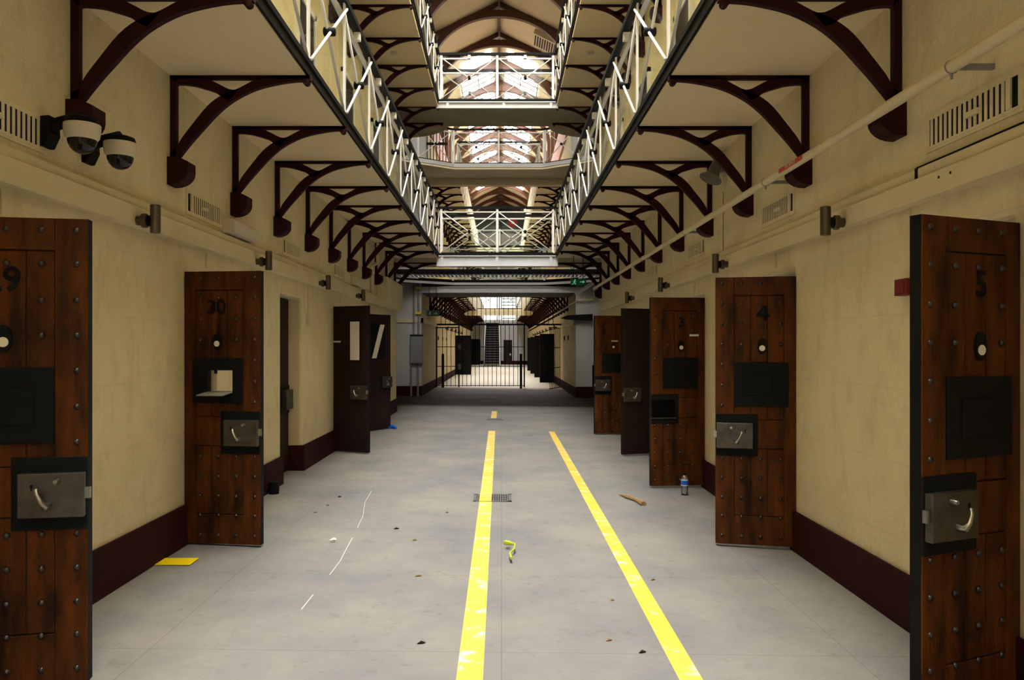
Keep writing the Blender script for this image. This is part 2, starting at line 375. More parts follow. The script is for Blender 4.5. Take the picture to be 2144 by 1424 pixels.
for y0 in (-6.5, -2.5, 1.5, 5.5, 9.5):
    for s in (-1, 1): skylight(y0, y0 + 3.2, s, .15, 1.75, M['skynear'], 0)
TR = [24.43 + 2.62 * i for i in range(16)]
for s in (-1, 1): skylight(31.0, 32.1, s, .35, 1.5, M['skyfar'], 0)
for i in range(3, 12):
    for s in (-1, 1): skylight(TR[i] + .12, TR[i + 1] - .12, s, .2, 1.62, M['skyfar'], 4)
# central hall walls
for nm, x, out in (('wall_left_hall', -5.0, -1), ('wall_right_hall', 4.8, 1)):
    struct(nm, B(x, x + out * .2, Y1 - .4, 26, -.3, 13.6), M['hall'])
struct('wall_left_hall_near', B(-5, XL - .35, Y1 - .3, Y1, -.3, 13.6), M['hall']); struct('wall_right_hall_near', B(XR + .35, 4.9, Y1 - .3, Y1, -.3, 13.6), M['hall'])
struct('wall_left_hall_far', B(-5, XL, Y2, Y2 + .25, -.3, 3.46).box(-5, XL - .05, 25.3, 25.5, 3.4, 13.6), M['hall'])
struct('wall_right_hall_far', B(XR, 4.9, Y2, Y2 + .25, -.3, 3.46).box(XR + .05, 4.9, 25.3, 25.5, 3.4, 13.6), M['hall'])
struct('baseboard_left_hall', B(-5, XL + .01, Y2 - .02, Y2, -.2, .30), M['base']); struct('baseboard_right_hall', B(XR - .01, 4.9, Y2 - .02, Y2, -.2, .28).box(2.72, 4.8, Y2 - .05, Y2 - .02, -.2, .93), M['base'])
struct('trim_4', B(-5, XL + .06, Y2 - .06, Y2 - .0, 2.20, 2.34), M['cream'])
struct('trim_5', B(XL - .02, XL + .06, Y2 - .06, 28.4, 2.20, 2.34).box(XR - .06, XR + .02, Y2, 28.4, 2.14, 2.28), M['cream'])
# far wing walls
for nm, x, out in (('wall_left_far', XL, -1), ('wall_right_far', XR, 1)):
    struct(nm, B(x, x + out * .3, Y2 + .26, YE, -.3, S2).box(x, x + out * .3, 25.4, YE, S2, 8.6).box(x + out * .18, x + out * .4, 22, YE, 9.6, 12.4), M['wall'])
    struct(nm.replace('wall', 'baseboard'), B(x - out * .012, x, Y2 + .02, YE, -.2, .3 + fz(x)), M['base'])
    struct('trim_6' if out < 0 else 'trim_7', B(x - out * .06, x + out * .3, 24.3, YE, 8.6, 9.6), M['pink'])
# ring gallery in the hall and far wing decks
ring = [(-5, 20.6), (-2.48, 22.75), (-1.43, Y2), (1.26, Y2), (2.30, 22.75), (4.8, 20.6), (4.8, 25), (-5, 25)]
struct('ceiling_lower_ring', MB().prism(ring, 'z', 3.385, 3.46), M['black'])
struct('ceiling_upper_ring', MB().prism(ring, 'z', 6.80, D3), M['soffit'])
def rim(name, z0, z1):
    mb = MB()
    for a, b in zip(ring[:5], ring[1:6]):
        n = Vector((b[1] - a[1], -(b[0] - a[0]), 0)).normalized() * .03
        mb.add([(a[0], a[1], z0), (b[0], b[1], z0), (b[0] + n.x, b[1] + n.y, z0), (a[0] + n.x, a[1] + n.y, z0), (a[0], a[1], z1), (b[0], b[1], z1), (b[0] + n.x, b[1] + n.y, z1), (a[0] + n.x, a[1] + n.y, z1)],
               [(0, 3, 2, 1), (4, 5, 6, 7), (0, 1, 5, 4), (1, 2, 6, 5), (2, 3, 7, 6), (3, 0, 4, 7)])
    struct(name, mb, M['beam'])
rim('trim_8', 3.33, 3.40); rim('trim_9', 6.86, 6.97)
beam('ring_beam', 23.42, 3.09, 3.27, -2.5, 2.4, 'long pale beam with thin stiffeners at the mouth of the far wing', (-1.9, -.12, .85))
struct('ceiling_far_entry', B(XL, XR, 23.5, 25.6, 3.09, 3.36), M['deep']); struct('ceiling_far_entry_upper', B(XL, XR, 24.8, 25.1, 6.60, 6.80), M['soffit'])
for nm, z0, z1 in (('ceiling_far_lower_gallery', S2, D2), ('ceiling_far_upper_gallery', S3, D3)):
    struct(nm, B(XL, GL, 25, YE, z0, z1).box(GR, XR, 25, YE, z0, z1).box(XL, XR, 43.3, 44.6, z0 - .12, z1), M['soffit'])
P = [(-1.93 - .13 * sin(a), 3.31 + .13 * cos(a)) for a in [pi * i / 10 for i in range(11)]] + [(1.59 + .13 * sin(a), 3.31 - .13 * cos(a)) for a in [pi * i / 10 for i in range(11)]]
struct('trim_10', MB().prism(P, 'y', 43.1, 43.28), M['trunk'])
# far end wall with window
struct('wall_end', B(-3, 3, YE, YE + .3, -.3, 13.8), M['hall'])
struct('baseboard_end', B(XL, XR, YE - .03, YE, -.2, .28), M['base'])
we = B(-1.9, 1.75, YE - .05, YE - .01, 3.62, 6.2).build('window_40', M['skyend'], kind='structure')
mb = MB()
for x in (-1.95, -.35, .0, 1.2, 1.8): mb.box(x - .06, x + .06, YE - .12, YE - .05, 3.6, 6.3)
for z in (3.62, 4.4, 6.2): mb.box(-1.95, 1.8, YE - .12, YE - .05, z - .05, z + .05)
mb.build('window_frame', M['white'], we)
mb = MB()
for k in range(9): mb.box(.06, 1.14, YE - .2, YE - .06, 3.75 + k * .27, 3.82 + k * .27)
mb.build('louvre', M['louvre'], we)
wg = B(-2.35, 2.2, YE - .06, YE - .01, 10.9, 13.0).build('window_41', M['darkglass'], kind='structure')
B(-.15, .05, YE - .12, YE - .06, 10.9, 13.0).box(-2.35, 2.2, YE - .12, YE - .06, 10.8, 10.95).build('window_frame', M['black'], wg)

# ---------------------------------------------------------------- iron brackets
lowE = [(.046, .63), (.056, .605), (.092, .558), (.162, .472), (.248, .376), (.349, .268), (.466, .176), (.617, .101), (.772, .061), (.891, .043), (.994, .038), (1.02, .038)]
uppE = [(.0, .62), (.0, .56), (.046, .525), (.085, .455), (.165, .35), (.27, .222), (.372, .145), (.50, .092), (.635, .024), (.78, .0), (.99, .0), (1.02, .0)]
brLo = [(.046, .070), (.063, .063), (.157, .071), (.242, .093), (.328, .122), (.375, .16), (.43, .18)]
brUp = [(.0, .0), (.05, .0), (.18, .0), (.25, .018), (.335, .054), (.43, .101), (.50, .10)]
def smooth(P, k=3):
    out = []
    for i in range(len(P) - 1):
        p0, p1, p2, p3 = P[max(i - 1, 0)], P[i], P[i + 1], P[min(i + 2, len(P) - 1)]
        for j in range(k):
            t = j / k
            out.append(tuple(.5 * (2 * b + (c - a) * t + (2 * a - 5 * b + 4 * c - d) * t * t + (3 * b - a - 3 * c + d) * t ** 3) for a, b, c, d in zip(p0, p1, p2, p3)))
    return out + [P[-1]]
def bracket_mb(s, t=.021):
    f = lambda P: [(s * u, -v) for u, v in smooth(P)]
    mb = MB().strip(f(lowE), f(uppE), -t, t).strip(f(brLo), f(brUp), -t, t)
    mb.box(0, s * .046, -t, t, -.62, 0); mb.box(0, s * 1.01, -t, t, -.026, 0)
    mb.lathe([(.024, -t - .004), (.024, t + .004)], (s * .985, 0, -.046), (0, 1, 0), 10)
    return mb
def corbel_mb(s):
    p = [(0, .60), (.075, .60), (.15, .635), (.15, .70)]
    for i in range(1, 7):
        a = pi / 2 * i / 6; p.append((.15 - .135 * (1 - cos(a)), .70 + .10 * sin(a)))
    p += [(0, .80)]
    return MB().prism([(s * u, -v) for u, v in p], 'y', -.072, .072)
BR = {s: bracket_mb(s).mesh('bracket', M['iron']) for s in (1, -1)}
CB = {s: corbel_mb(s).mesh('corbel', M['iron']) for s in (1, -1)}
BF = {}
for s in (1, -1):
    mb = bracket_mb(s); c = corbel_mb(s); mb.add(c.v, c.f); BF[s] = mb.mesh('far_bracket', M['iron'])
def bracket(s, y, z, lab, grp, far=False):
    x = XL if s > 0 else XR
    o = linked('iron_bracket', BF[s] if far else BR[s], None, (x, y, z))
    tag(o, lab, 'bracket', grp, 'thing')
    if not far and not (s > 0 and z == S2 and y > 15.5): linked('corbel', CB[s], o)
    return o
for s, side in ((1, 'left'), (-1, 'right')):
    for k in range(-1, 10):
        n = ORD[k] if k > 0 else ('nearest, cut by the top of the frame' if k == 0 else 'beyond the frame edge')
        if k == -1: continue
        bracket(s, BY(k - 1), S2, 'dark red curved iron bracket under the lower %s gallery, %s' % (side, 'cut by the frame top' if k == 0 else ORD[k] + ' from the near end'), 'iron brackets of the lower %s gallery' % side)
    bracket(s, BY(9), 3.36, 'dark red iron bracket under the lower bridge, %s end' % side, 'iron brackets of the bridges')
    for k in range(4, 10):
        bracket(s, BY(k), S3, 'dark red iron bracket under the upper %s gallery, %s visible one counting away' % (side, ORD[k - 4]), 'iron brackets of the upper %s gallery' % side)
    bracket(s, 18.75 - .2, S3 - .05, 'dark red iron bracket under the upper bridge at the arched portal, %s end' % side, 'iron brackets of the bridges')
    for lev, z in (('lower', S2), ('upper', S3)):
        for i in range(28):
            bracket(s, 26.2 + BAY * i, z, 'far wing iron bracket under the %s %s gallery, %s beyond the central hall' % (lev, side, ORD[i] if i else 'first'), 'far wing brackets of the %s %s gallery' % (lev, side), True)

# ---------------------------------------------------------------- roof trusses
def truss_mb():
    mb = MB(); t = .09
    for s in (-1, 1):
        mb.prism([(s * 0, 0), (s * 2.45, -2.45 * SLOPE), (s * 2.45, -2.45 * SLOPE - .17), (s * 0, -.17)], 'y', -t, t)
    A = []; Bq = []
    for i in range(33):
        a = pi * i / 32; A.append((-2.28 * cos(a), -2.33 + 1.80 * sin(a))); Bq.append((-2.46 * cos(a), -2.33 + 2.03 * sin(a)))
    mb.strip(A, Bq, -t, t)
    for s in (-1, 1): mb.box(s * 2.27, s * 2.46, -t, t, -3.79, -2.3)
    return mb
TM = truss_mb().mesh('roof_truss', M['timber'])
for i, y in enumerate(TR):
    o = linked('roof_truss', TM, None, (XC, y, RIDGE - .02))
    tag(o, 'arched dark timber roof truss of the far wing, %s from the near end' % (ORD[i] if i else 'first'), 'roof truss', 'roof trusses of the far wing', 'thing')
rb = empty('ridge_board', (XC, 22, RIDGE - .03), 'timber ridge board running under the peak of the far roof', 'ridge board')
B(-.04, .04, 0, YE - 22, -.16, 0).build('board', M['timber'], rb)
# louvred vent on the right roof slope
lv = empty('roof_louvre_vent', (1.62, 28.35, 12.48), 'cream louvred air vent on the right roof slope between trusses', 'vent')
lv.rotation_euler = (0, math.atan(SLOPE), 0)
B(-.5, .5, -.55, .55, -.10, .06).build('frame', M['cream'], lv)
mb = MB()
for k in range(9): mb.box(-.42 + k * .095, -.37 + k * .095, -.45, .45, -.115, -.10)
mb.build('louvres', M['black'], lv)

# ---------------------------------------------------------------- railings
def railing(lab, p0, p1, z, nb, side, grp, inset=0.0, back=False):
    a = Vector((*p0, 0)); b = Vector((*p1, 0)); dd = (b - a).normalized() * inset; a += dd; b -= dd; p0 = (a.x, a.y); L = (b - a).length; bay = L / nb; d = b - a
    t = empty('balustrade', (p0[0], p0[1], z), lab, 'railing', grp, math.atan2(d.y, d.x))
    s = side                                             # +1: the open side lies to the left of the run
    post = B(-.025, .025, -.008, .008, 0, 1.0).mesh('post', M['white'])
    r1 = MB().tube([(.0, .022 * s, .03), (bay, .022 * s, .95)], .0125, 8).mesh('brace', M['white'], True)
    r2 = MB().tube([(.0, -.004 * s, .95), (bay, -.004 * s, .03)], .0125, 8).mesh('brace', M['white'], True)
    hub = MB().lathe([(.02, -.05), (.036, -.044), (.036, .044), (.02, .05)], (0, 0, 0), (0, 1, 0), 14).mesh('hub', M['black'], True)
    gl = B(.04, bay - .04, -.005, .005, .05, .93).mesh('glass_panel', M['glass'])
    tab = B(-.03, .03, -.03, .03, -.06, .02).mesh('rail_bracket', M['white'])
    for i in range(nb + 1):
        linked('post', post, t, (i * bay, 0, 0))
        if i < nb:
            linked('brace', r1, t, (i * bay, 0, 0)); linked('brace', r2, t, (i * bay, 0, 0))
            linked('hub', hub, t, (i * bay + bay / 2, .01 * s, .49))
            linked('glass_panel', gl, t, (i * bay, -.06 * s, 0))
            if not back: linked('rail_bracket', tab, t, (i * bay + bay / 2, -.005 * s, .985))
    B(-.03, L + .03, -.03, .045, 1.0, 1.05).build('handrail', M['rail'], t)
    B(0, L, -.05 * s - .02, -.05 * s + .02, .925, .955).build('inner_rail', M['white'], t)
    B(0, L, -.012, .012, -.01, .03).build('bottom_rail', M['rail'], t)
    return t
railing('white cross-braced glass balustrade along the lower left gallery', (GL, BY(-2)), (GL, 17.42), D2, 11, -1, 'gallery balustrades')
railing('white cross-braced glass balustrade along the lower right gallery', (GR, BY(-2)), (GR, 17.42), D2, 11, 1, 'gallery balustrades')
railing('white cross-braced glass balustrade along the upper left gallery', (GL, BY(3)), (GL, 17.42), D3, 6, -1, 'gallery balustrades')
railing('white cross-braced glass balustrade along the upper right gallery', (GR, BY(3)), (GR, 17.42), D3, 6, 1, 'gallery balustrades')
railing('two-bay front balustrade of the lower bridge across the gallery end', (GL, 17.43), (GR, 17.43), D2, 2, -1, 'bridge balustrades', inset=.06)
railing('two-bay front balustrade of the upper bridge across the gallery end', (GL, 17.43), (GR, 17.43), D3, 2, -1, 'bridge balustrades', inset=.06)
railing('rear balustrade of the lower bridge, seen through the front one', (GL, 18.46), (GR, 18.46), D2, 2, 1, 'bridge balustrades', back=True)
railing('rear balustrade of the upper bridge, seen through the front one', (GL, 18.46), (GR, 18.46), D3, 2, 1, 'bridge balustrades', back=True)
for lev, z, zr_ in (('lower', D2, 3.46), ('upper', D3, D3)):
    railing('middle two-bay balustrade of the %s ring gallery in the central hall' % lev, ring[2], ring[3], zr_, 2, -1, 'ring gallery balustrades')
    railing('angled left balustrade of the %s ring gallery in the central hall' % lev, ring[1], ring[2], zr_, 1, -1, 'ring gallery balustrades', inset=.07)
    railing('angled right balustrade of the %s ring gallery in the central hall' % lev, ring[3], ring[4], zr_, 1, -1, 'ring gallery balustrades', inset=.07)
    railing('far side balustrade of the %s ring gallery, behind the middle one' % lev, (GL, 24.95), (GR, 24.95), zr_, 2, 1, 'ring gallery balustrades', back=True)
    railing('white balustrade of the distant %s bridge across the far wing' % lev, (GL, 43.3), (GR, 43.3), z, 2, -1, 'far wing balustrades', inset=.06, back=True)
    for side, x in (('left', GL), ('right', GR)):
        mb = MB(); n = 28; y0 = 25.2
        for i in range(n + 1):
            y = y0 + BAY * i; mb.box(x - .02, x + .02, y - .02, y + .02, 0, 1.0)
            if i < n:
                mb.tube([(x, y, .03), (x, y + BAY, .95)], .013, 5); mb.tube([(x, y, .95), (x, y + BAY, .03)], .013, 5)
        mb.box(x - .03, x + .03, y0, y0 + BAY * n, .9, .95); mb.box(x - .01, x + .01, y0, y0 + BAY * n, -.02, .06)
        t = empty('balustrade', (0, 0, z), 'long white balustrade of the far wing, %s %s gallery' % (lev, side), 'railing', 'far wing balustrades')
        mb.build('bracing', M['white'], t)
        B(x - .035, x + .035, y0, y0 + BAY * n, 1.0, 1.045).build('handrail', M['rail'], t)

# ---------------------------------------------------------------- cell doors
DH = 2.05
RIVET = MB().lathe([(.015, 0), (.014, .006), (.009, .012), (.001, .015)], (0, 0, 0), (0, -1, 0), 10).mesh('rivet', M['rivet'], True)
def cell_door(side, X, Y, z, Wd, ang, lab, kind='wood', number=None, hatch='plate', lock='steel', spy=True, strip=None, slim=None, detail=True, height=DH):
    s = 1 if side == 'left' else -1           # direction from hinge to lock at zero angle
    H = height
    t = empty('cell_door', (X, Y, z), lab, 'door', 'cell doors standing open' if detail else 'cell doors of the far wing', radians(ang) * s)
    mW = M['wood'] if kind == 'wood' else M['brown']
    def u(l): return s * (Wd - l)             # l is measured from the lock edge
    TH = .055
    mb = MB()
    def bx(mb, l0, l1, d0, d1, y0, y1): mb.box(u(l0), u(l1), y0, y1, H - d1, H - d0)   # d measured down from the top
    if not detail:
        bx(mb, 0, Wd, 0, H, 0, TH); mb.build('leaf', M['black'], t); return t
    if kind == 'wood':
        if hatch == 'open':
            hx0, hx1, hd0, hd1 = .215, .415, .745, .905
            bx(mb, 0, Wd, 0, hd0, .012, TH); bx(mb, 0, Wd, hd1, H, .012, TH); bx(mb, 0, hx0, hd0, hd1, .012, TH); bx(mb, hx1, Wd, hd0, hd1, .012, TH)
            mb.build('core', M['woodgap'], t); mb = MB()
        else:
            bx(mb, 0, Wd, 0, H, .012, TH); mb.build('core', M['woodgap'], t); mb = MB()
        b0, b1 = .135, Wd - .085              # panel between the stiles
        bx(mb, 0, b0, 0, H, 0, .012); bx(mb, b1, Wd, 0, H, 0, .012)
        bx(mb, b0, b1, 0, .14, 0, .012); bx(mb, b0, b1, 1.095, 1.31, 0, .012); bx(mb, b0, b1, 1.83, H, 0, .012)
        mb.build('frame_boards', mW, t, bevel=.003); mb = MB()
        n = 3; wv = (b1 - b0) / n
        for k in range(n):
            l0 = b0 + k * wv + .003; l1 = b0 + (k + 1) * wv - .003
            if hatch == 'open':
                bx(mb, l0, l1, .146, hd0, .006, .013); bx(mb, l0, l1, hd1, 1.089, .006, .013)
            else: bx(mb, l0, l1, .146, 1.089, .006, .013)
            bx(mb, l0, l1, 1.316, 1.824, .006, .013)
        mb.build('planks', mW, t, bevel=.002); mb = MB()
        cols = [.045, .19, .33, .475]; rows = [.05, .20, .36, .515, .67, .83, .985, 1.39, 1.54, 1.69, 1.835, 1.985]
        for l in cols:
            for d in rows:
                if l > .1 and .6 < d < 1.05: continue
                if l == .33 and d in (.36, .515): continue
                if l > Wd - .03: continue
                linked('rivet', RIVET, t, (u(l), .004, H - d))
    else:
        bx(mb, 0, Wd, 0, H, 0, TH); mb.build('leaf', mW, t, bevel=.004)
    B(u(-.001), u(.02), .006, TH + .002, 0, H).build('edge_strip', M['black'], t, label='dark lock edge of the leaf')
    if number:
        if number == '4':
            me = MB().box(.008, .032, -.003, .0, -.053, .053).box(-.046, .05, -.003, .0, -.030, -.008).prism([(-.046, -.012), (-.020, -.012), (.032, .053), (.005, .053)], 'y', -.003, 0).mesh('door_number', M['black'])
        else:
            me = text_mesh(number, .15, M['black'], .0025)
            for v in me.vertices: v.co = Vector((v.co.x, -.002 - v.co.z, v.co.y))
        linked('door_number', me, t, (u(.345), 0, H - .275))['label'] = 'black number ' + number
    if spy:
        mb = MB(); P = [(u(.34) + .034 * cos(a) , H - .53 + .06 * sin(a)) for a in [2 * pi * i / 20 for i in range(20)]]
        mb.prism(P, 'y', -.006, .01); pl = mb.build('spyhole_plate', M['hatch'], t)
        MB().lathe([(.022, .0), (.022, .003)], (u(.34), -.0055, H - .545), (0, -1, 0), 16).build('spyhole', M['spy'], pl, label='pale round spyhole')  # pale disc, light seen through the hole put into its colour
    if hatch == 'plate' and kind == 'wood':
        h = MB(); bx(h, .135, .53, .655, .99, -.008, .014); hp = h.build('hatch_plate', M['hatch'], t, bevel=.004)
        h = MB(); bx(h, .215, .415, .745, .905, -.016, -.008); h.build('hatch_flap', M['hatch'], hp, bevel=.003)
    if hatch == 'open':
        h = MB(); bx(h, .135, hx0, .655, .99, -.008, .014); bx(h, hx1, .53, .655, .99, -.008, .014); bx(h, hx0, hx1, .655, hd0, -.008, .014); bx(h, hx0, hx1, hd1, .99, -.008, .014)
        hp = h.build('hatch_plate', M['hatch'], t)
        h = MB(); f0 = H - hd1; h.add([(u(hx0), -.01, f0), (u(hx1), -.01, f0), (u(hx1), -.17, f0 - .015), (u(hx0), -.17, f0 - .015), (u(hx0), -.01, f0 - .008), (u(hx1), -.01, f0 - .008), (u(hx1), -.17, f0 - .023), (u(hx0), -.17, f0 - .023)],
                     [(0, 3, 2, 1), (4, 5, 6, 7), (0, 1, 5, 4), (1, 2, 6, 5), (2, 3, 7, 6), (3, 0, 4, 7)])
        h.build('hatch_flap', M['greybox'], hp, label='flap folded down like a shelf')
        h = MB(); bx(h, .335, .355, .735, .77, -.016, -.004); h.build('catch', M['black'], hp)
    if lock:
        plate = MB(); bx(plate, .0, .31, 1.05, 1.37, -.006, .012); lp = plate.build('lock_plate', M['hatch'] if kind == 'wood' else mW, t, bevel=.003)
        if lock == 'steel':
            k = MB(); bx(k, .004, .27, 1.115, 1.31, -.045, -.006); lb = k.build('lock_box', M['steel'], t, bevel=.004, label='worn steel lock box')
            k = MB(); bx(k, -.02, .005, 1.18, 1.23, -.034, -.016); k.build('latch_bolt', M['bright'], lb)
            MB().tube([(u(.148), -.045, H - 1.255), (u(.148), -.075, H - 1.255), (u(.16), -.083, H - 1.235), (u(.178), -.08, H - 1.20), (u(.185), -.07, H - 1.18)], [.018, .016, .010, .008, .009], 10).build('lever', M['bright'], lb, True)
            MB().lathe([(.013, 0), (.012, .02), (.009, .028)], (u(.108), -.045, H - 1.15), (0, -1, 0), 12).build('snib_knob', M['bright'], lb, True)
            k = MB().lathe([(.007, 0), (.007, .002)], (u(.212), -.045, H - 1.17), (0, -1, 0), 10); k.box(u(.209), u(.215), -.047, -.045, H - 1.19, H - 1.172)
            k.build('keyhole', M['black'], lb)
        else:
            k = MB(); bx(k, .01, .27, 1.115, 1.30, -.007, -.0062); k.build('lock_recess', M['dark'], t, label='empty black lock recess')
            k = MB(); bx(k, .0, .28, 1.305, 1.318, -.02, .0); k.build('recess_sill', M['steel'], t)
    if strip:
        k = MB(); l0, l1, d = strip; bx(k, l0, l1, d, d + .022, -.004, .0); k.build('paper_strip', M['paper'], t, label='narrow pale label strip')
    if slim:
        k = MB(); l0, l1, d0, d1 = slim[:4]
        sk = slim[4] if len(slim) > 4 else 0  # sideways shift that slants the pale panel
        k.prism([(u(l0), H - d0), (u(l1), H - d0), (u(l1 + sk), H - d1), (u(l0 + sk), H - d1)], 'y', -.004, .0)
        fr = MB(); bx(fr, min(l0, l0 + sk) - .02, max(l1, l1 + sk) + .02, d0 - .02, d1 + .02, -.0025, .0); fr.build('panel_surround', M['black'], t)
        k.build('slim_panel', M['paper'], t, label='pale vision panel')
    hg = MB()
    for d in (.3, 1.65): bx(hg, Wd - .02, Wd + .012, d, d + .12, TH - .02, TH + .012)
    hg.build('hinges', M['black'], t)
    return t
zl, zr = .012, -.022
cell_door('left', XL + .004, 3.37, zl, .572, 10, 'riveted brown timber cell door cut off by the left frame edge, number ending in 9', number='29')
cell_door('left', XL + .004, 5.92, zl, .60, -7, 'riveted brown timber cell door numbered 30 with open serving hatch', number='30', hatch='open')
cell_door('left', XL + .004, 11.16, zl, .60, -27, 'dark brown plain door on the left wall with upright pale panel', 'brown', lock='steel', hatch=None, spy=False, slim=(.14, .30, .22, .76), strip=(.47, .60, .49))
cell_door('left', XL + .055, 13.72, zl, .62, 58, 'dark brown plain door behind the upright-panelled one, slanting pale strip', 'brown', lock='steel', hatch=None, spy=False, slim=(.17, .29, .18, .78, .22))
cell_door('right', XR - .004, 3.36, zr, .592, -23, 'very dark riveted cell door numbered 5 at the right frame edge', number='5')
cell_door('right', XR - .004, 5.92, zr, .585, 12, 'riveted reddish timber cell door numbered 4 with steel lock', number='4')
cell_door('right', XR - .004, 8.58, zr, .61, -8, 'riveted timber cell door with small worn number and missing lock', number='3', lock='hole', strip=(.435, .54, .40))
cell_door('right', XR - .004, 11.16, zr, .56, -20, 'dark brown plain door between two timber doors on the right wall', 'brown', hatch=None, spy=False, strip=(.44, .56, .52))
cell_door('right', XR - .004, 13.72, zr, .62, -12, 'farthest riveted timber door on the right wall of the near wing', strip=(.30, .42, .43))
# closed door in the rounded recess on the left
t = empty('recessed_cell_door', (XL - .16, 8.55, zl), 'narrow sliver of brown door closed inside the rounded left recess', 'door')
B(-.05, 0, 0, .86, 0, 2.04).build('leaf', M['brown'], t)
B(-.0, .07, .55, .82, .74, .97).build('lock_box', M['steel'], t, bevel=.006); B(0, .012, .5, .86, .69, 1.02).build('lock_plate', M['hatch'], t)
# open doors of the far wing
for i, (y, a) in enumerate([(41, 0), (46.3, 2), (62.5, 0)]): cell_door('left', XL, y, 0, .62 if i else .8, a, 'small black open door silhouette on the far wing left wall, %s' % ORD[i], 'brown', detail=False)
for i, (y, a) in enumerate([(33, -6), (38.4, -4), (43.6, -2), (48.8, 0)]): cell_door('right', XR, y, -.04, .62, a, 'small black open door silhouette on the far wing right wall, %s' % ORD[i], 'brown', detail=False)
# doors of the storey above, seen above the deck through the glass
for side, x, o in (('left', XL, 1), ('right', XR, -1)):
    for k in range(5):
        y = 3.9 + 2.62 * k
        t = empty('upper_storey_door', (x, y, D2), 'dark door head on the upper storey wall behind the %s glass balustrade, %s' % (side, ORD[k]), 'door', 'upper storey doors behind glass')
        B(0, o * .03, 0, .75, 0, 2.05).build('leaf', M['brown'], t); B(0, o * .05, -.07, 0, 0, 2.12).build('frame', M['white'], t); B(0, o * .05, .75, .82, 0, 2.12).build('frame', M['white'], t); B(0, o * .05, -.07, .82, 2.05, 2.12).build('frame', M['white'], t)
# end wall doors
for x, lab in ((-2.1, 'small dark door at the far end wall, left of the stair'), (.52, 'small dark brown end wall door with a white notice, right of the stair')):
    t = empty('end_wall_door', (x, YE, 0), lab, 'door')
    B(-.35 , .36, -.06, 0, 0, 2.0).build('leaf', M['brown'], t)
    if x > 0: B(.1, .26, -.07, -.06, .72, .88).build('notice', M['paper'], t, label='white notice')

# ---------------------------------------------------------------- wall services
def trunking(side, x, o, y0, y1, ytop0, lab):
    t = empty('cable_trunking', (x, y0, 2.2), lab, 'cable trunking', 'wall trunking')
    B(0, -o * .08, 0, y1 - y0, .052 if o > 0 else .065, .168 if o > 0 else .193).build('lower_duct', M['trunk'], t, bevel=.004)
    a, b = (.168, .235) if o > 0 else (.193, .258)
    B(0, -o * .05, ytop0 - y0, y1 - y0, a, b).build('upper_duct', M['trunk'], t, bevel=.012)
    return t, a, b
tl, _, _ = trunking('left', XL, -1, YB + .1, 15.1, YB + .1, 'cream trunking running along the left wall above the doors')
tr_, a, b = trunking('right', XR, 1, YB + .1, 17.3, 4.13, 'cream trunking along the right wall with a lid pulled loose')
lid = B(0, -.055, 2.4 - (YB + .1), 4.10 - (YB + .1), a + .004, b - .004).build('loose_lid', M['trunk'], tr_, bevel=.01); 
B(0, -.045, 2.4 - (YB + .1), 4.13 - (YB + .1), b - .006, b + .006).box(0, -.052, 4.10 - (YB + .1), 4.13 - (YB + .1), a, b).build('dark_gap', M['black'], tr_, label='dark gap round the loose lid')
mb = MB()
for y in (3.75, 3.85): mb.lathe([(.007, 0), (.007, .002)], (-.0805, y - (YB + .1), .13), (-1, 0, 0), 8)
mb.build('screws', M['black'], tr_)
# wall lights
def wall_light(x, y, z, o, lab, sc=1.0):
    t = empty('wall_light', (x, y, z), lab, 'wall light', 'cylinder wall lights')
    MB().lathe([(.029, -.09), (.032, -.087), (.032, .087), (.029, .09)], (o * .115, 0, 0), (0, 0, 1), 18).build('cylinder', M['lamp'], t, True)
    MB().lathe([(.03, 0), (.03, .035), (.046, .035), (.046, .06), (.04, .066)], (0, 0, -.01), (o, 0, 0), 18).build('back_plate', M['lamp'], t, True)
    MB().lathe([(.034, .06), (.034, .09)], (0, 0, -.01), (o, 0, 0), 12).build('stem', M['black'], t, True)
for i, y in enumerate((4.99, 7.42, 9.97, 12.5)): wall_light(XL + .08, y, 2.308, 1, 'bronze cylinder light on the left wall trunking, %s' % ORD[i])
for i, y in enumerate((4.92, 7.45, 10.03, 12.7)): wall_light(XR - .08, y, 2.285, -1, 'bronze cylinder light on the right wall trunking, %s' % ORD[i])
for i in range(8): wall_light(XR, 31.5 + 3.0 * i, 2.25, -1, 'tiny cylinder light high on the far wing right wall, %s' % ORD[i])
for i in range(5): wall_light(XL, 33.5 + 3.0 * i, 2.25, 1, 'tiny cylinder light high on the far wing left wall, %s' % ORD[i])
# slotted vents
def vent(x, o, y0, lab):
    t = empty('wall_vent', (x, y0, 2.535), lab, 'wall vent', 'slotted wall vents')
    Lg, Hh = .70, .135
    B(0, -o * .004, 0, Lg, 0, Hh).build('dark_backing', M['black'], t)
    mb = B(0, -o * .008, -.03, Lg + .03, -.03, .0).box(0, -o * .008, -.03, Lg + .03, Hh, Hh + .03).box(0, -o * .008, -.03, 0, 0, Hh).box(0, -o * .008, Lg, Lg + .03, 0, Hh)
    y = .045; mb.box(0, -o * .014, .045, .075, 0, Hh)
    n = 15
    for k in range(n):
        p = .075 + (Lg - .085) * k / n; mb.box(0, -o * .007, p + .019, .075 + (Lg - .085) * (k + 1) / n, 0, Hh)
    mb.build('grille', M['wall'], t); B(0, -o * .022, .27, .37, .05, .075).build('catch', M['trunk'], t)
for i, y in enumerate((3.37, 5.98, 8.61, 11.23)):
    vent(XL, -1, y, 'slotted plaster-coloured vent on the left wall, %s' % ORD[i]); vent(XR, 1, y, 'slotted plaster-coloured vent on the right wall, %s' % ORD[i])
